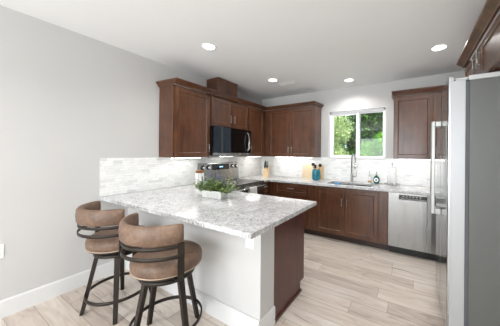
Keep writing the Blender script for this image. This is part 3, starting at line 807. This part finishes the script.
# ------------------------------------------------------------------ swivel bar stools
def make_stool(label, group, loc, rz, arc0, arc1):
    t = thing('bar_stool', label, 'bar stool', loc, rz, group)
    # legs: flat tapered bars
    for a in (45, 135, 225, 315):
        A = math.radians(a); ca, sa = math.cos(A), math.sin(A)
        m_ = MB(); top = Vector((ca * .155, sa * .155, .535)); bot = Vector((ca * .265, sa * .265, 0))
        rr = Vector((ca, sa, 0)); tt = Vector((-sa, ca, 0)); vs = []
        for P_, hw, ht in ((bot, .016, .014), (top, .021, .016)):
            for q, w_ in ((-1, -1), (1, -1), (1, 1), (-1, 1)): vs.append(P_ + rr * ht * q + tt * hw * w_)
        m_.add(vs, [(3, 2, 1, 0), (4, 5, 6, 7), (0, 1, 5, 4), (1, 2, 6, 5), (2, 3, 7, 6), (3, 0, 4, 7)])
        m_.build('leg', 'bronze', t, bevel=.003)
    R = .242; zz = .165
    MB().sweep([(R * math.cos(2 * PI * i / 56), R * math.sin(2 * PI * i / 56), zz) for i in range(56)], [(-.005, -.012), (.005, -.012), (.005, .012), (-.005, .012)], closed=True).build('footrest_ring', 'bronze', t)
    MB().lathe([(.185, .510), (.19, .512), (.19, .535), (.12, .5355), (.12, .552)], 48).build('leg_ring', 'bronze', t)
    A0, A1 = arc0 - math.degrees(rz), arc1 - math.degrees(rz)
    def pt_(R_, deg, z): return (R_ * math.cos(math.radians(deg)), R_ * math.sin(math.radians(deg)), z)
    MB().lathe([(.12, .5525), (.19, .553), (.222, .562), (.232, .575)], 48).build('swivel_plate', 'bronze', t)
    MB().lathe([(.10, .5755), (.222, .5755), (.235, .582), (.241, .60), (.243, .63), (.237, .653), (.218, .668), (.165, .678), (.08, .683), (0, .684)], 64).build('seat', 'leather', t)
    MB().sweep([pt_(.2385, 360 * i / 64, .585) for i in range(64)], [(.004 * math.cos(PI * j / 4), .004 * math.sin(PI * j / 4)) for j in range(8)], closed=True).build('piping', 'piping', t)
    def arc(R_, a0, a1, n, z): return [pt_(R_, a0 + (a1 - a0) * i / n, z) for i in range(n + 1)]
    sec = [(-.020, -.055), (-.006, -.066), (.010, -.064), (.022, -.050), (.026, 0), (.022, .050), (.012, .064), (-.004, .068), (-.018, .056), (-.022, 0)]
    path = arc(.280, A0, A1, 44, .879)
    b_ = MB(); n_ = len(path); vs = []
    for i, p in enumerate(path):
        e = min(i, n_ - 1 - i); k_ = [.55, .86, .96][e] if e < 3 else 1.0
        k_h = [.88, .96, .99][e] if e < 3 else 1.0
        P_ = Vector(p); rd = Vector((P_.x, P_.y, 0)).normalized()
        for q, r_ in sec: vs.append(P_ + rd * q * k_ + Vector((0, 0, r_ * k_h * .98)))
    m_n = len(sec); fs = []
    for i in range(n_ - 1):
        for j in range(m_n): fs.append((i * m_n + j, i * m_n + (j + 1) % m_n, (i + 1) * m_n + (j + 1) % m_n, (i + 1) * m_n + j))
    b_.add(vs, fs, True); o_ = len(b_.v) - len(vs)
    b_.f.append(tuple(reversed(range(m_n)))); b_.sm.append(True); b_.f.append(tuple((n_ - 1) * m_n + j for j in range(m_n))); b_.sm.append(True)
    b_.build('backrest', 'leather', t)
    flat = [(-.003, -.012), (.003, -.012), (.003, .012), (-.003, .012)]
    MB().sweep(arc(.290, A0 + 1, A1 - 1, 40, .799), flat).build('upper_band', 'bronze', t)
    MB().sweep(arc(.292, A0 + 1, A1 - 1, 40, .735), flat).build('lower_band', 'bronze', t)
    for a in (A0 + 3, A1 - 3):
        m_ = MB(); pth = [pt_(.150, a, .553), pt_(.235, a, .556), pt_(.272, a, .570), pt_(.288, a, .60), pt_(.289, a, .82)]
        rd = Vector((math.cos(math.radians(a)), math.sin(math.radians(a)), 0)); tg = Vector((-rd.y, rd.x, 0)); vs = []
        for i, p in enumerate(pth):
            P_ = Vector(p); d = (Vector(pth[min(i + 1, 4)]) - Vector(pth[max(i - 1, 0)])).normalized(); nn = d.cross(tg)
            for q, w_ in ((-1, -1), (1, -1), (1, 1), (-1, 1)): vs.append(P_ + nn * .004 * q + tg * .021 * w_)
        fs = [(3, 2, 1, 0), (16, 17, 18, 19)]
        for i in range(4):
            for j in range(4): fs.append((i * 4 + j, i * 4 + (j + 1) % 4, i * 4 + 4 + (j + 1) % 4, i * 4 + 4 + j))
        m_.add(vs, fs).build('back_upright', 'bronze', t)
    return t
make_stool('brown leather swivel bar stool at the peninsula, nearer the left wall', 'bar stools at the peninsula', (.660, -3.145, 0), math.radians(16), 191, 343)
s2 = make_stool('brown leather swivel bar stool at the peninsula, nearer the viewer', 'bar stools at the peninsula', (1.400, -3.140, 0), math.radians(-47), 198, 346)

# ------------------------------------------------------------------ ceiling lights and register
LP = [(.955, -2.38, 'recessed ceiling light above the peninsula, largest on the left'), (.966, -1.032, 'recessed ceiling light beside the ceiling air register'),
      (2.065, -.411, 'recessed ceiling light nearest the kitchen window'), (3.23, -1.042, 'recessed ceiling light in front of the refrigerator, at the upper right'),
      (2.3, -3.6, None), (.95, -4.6, None), (3.2, -5.6, None), (1.2, -6.6, None)]
for x, y, lb in LP:
    t = thing('ceiling_light', lb or 'recessed ceiling light over the living area behind the viewer', 'ceiling light', (x, y, CZ - .0005), 0, 'recessed ceiling lights' )
    MB().lathe([(.066, -.006), (.082, -.005), (.086, -.001), (.086, 0), (.066, 0), (.066, -.006)], 40).build('trim_ring', 'white', t)
    MB().lathe([(.065, -.004), (.065, -.001)], 40).build('lens', 'lamp', t)
    l = light('lamp', 'AREA', (0, 0, -.008), (0, 0, 0), CAN_W, (1, .99, .97), shape='DISK', size=.12, spread=math.radians(138))
    l.parent = t
rg = thing('air_register', 'white slotted air register in the ceiling beside a recessed light', 'vent', (1.085, -.745, CZ - .0005), math.radians(0))
MB().box(-.17, .17, -.07, .07, -.006, 0).build('frame', 'white', rg, bevel=.003)
m = MB()
for k in range(7): m.box(-.15, .15, -.055 + k * .016, -.047 + k * .016, -.009, -.0065)
m.build('louvres', 'white', rg)

# ------------------------------------------------------------------ outside the window
struct(MB().box(-14, 18, .16, 24, -.35, -.25).build('ground', 'grass'))
struct(MB().box(-14, 18, -20, RY - .16, -.35, -.25).build('ground', 'concrete'))
def tree(name, label, x, y, trunk_h, blobs, nleaf, size, mname, group=None, trunk_r=.07):
    t = thing(name, label, 'tree' if 'shrub' not in name else 'shrub', (x, y, -.25))
    tm = MB().sweep([(0, 0, 0), (.05, .02, trunk_h * .5), (-.03, 0, trunk_h)], [(trunk_r * math.cos(2 * PI * i / 10), trunk_r * math.sin(2 * PI * i / 10)) for i in range(10)], up=(0, 1, 0))
    for (bx, by, bz, br) in blobs: tm.tube([(0, 0, trunk_h * .7), (bx * .5, by * .5, (trunk_h + bz) / 2), (bx, by, bz)], trunk_r * .3, 6)
    tm.build('trunk', 'bark', t)
    m_ = MB(); tot = sum(b[3] ** 2 for b in blobs)
    for (bx, by, bz, br) in blobs:
        for k in range(int(nleaf * br ** 2 / tot)):
            u = Vector((random.gauss(0, 1), random.gauss(0, 1), random.gauss(0, 1))).normalized() * br * (random.random() ** .35)
            d = (u.normalized() + Vector((random.uniform(-1, 1), random.uniform(-1, 1), random.uniform(-1, .8)))).normalized()
            s_ = size * random.uniform(.6, 1.3)
            leaf(m_, (bx + u.x, by + u.y, bz + u.z), d, s_, s_ * .5)
    m_.build('foliage', mname, t)
def blobs(n, rx, ry, z0, z1, r0, r1): return [(random.uniform(-rx, rx), random.uniform(-ry, ry), random.uniform(z0, z1), random.uniform(r0, r1)) for _ in range(n)]
tree('olive_tree', 'pale green leafy tree seen through the left window pane', .95, 2.3, 1.6, blobs(12, .35, .35, .9, 3.0, .3, .42), 9000, .085, 'tree_l', trunk_r=.05)
tree('broadleaf_shrub', 'bright green shrub low in the right window pane', 2.15, 2.3, .9, blobs(11, .25, .3, .7, 2.1, .22, .32), 5000, .085, 'tree_b', trunk_r=.03)
tree('evergreen_tree', 'dark green tree seen through the right window pane', 1.1, 5.4, 2.0, blobs(26, 2.0, .5, .4, 5.2, .7, 1.0), 16000, .18, 'tree_d')
tree('maple_tree', 'bright green tree behind the dark tree outside the window', -1.5, 10.5, 2.2, blobs(16, 3.2, 1.0, .8, 5.0, .9, 1.4), 8000, .22, 'tree_b')
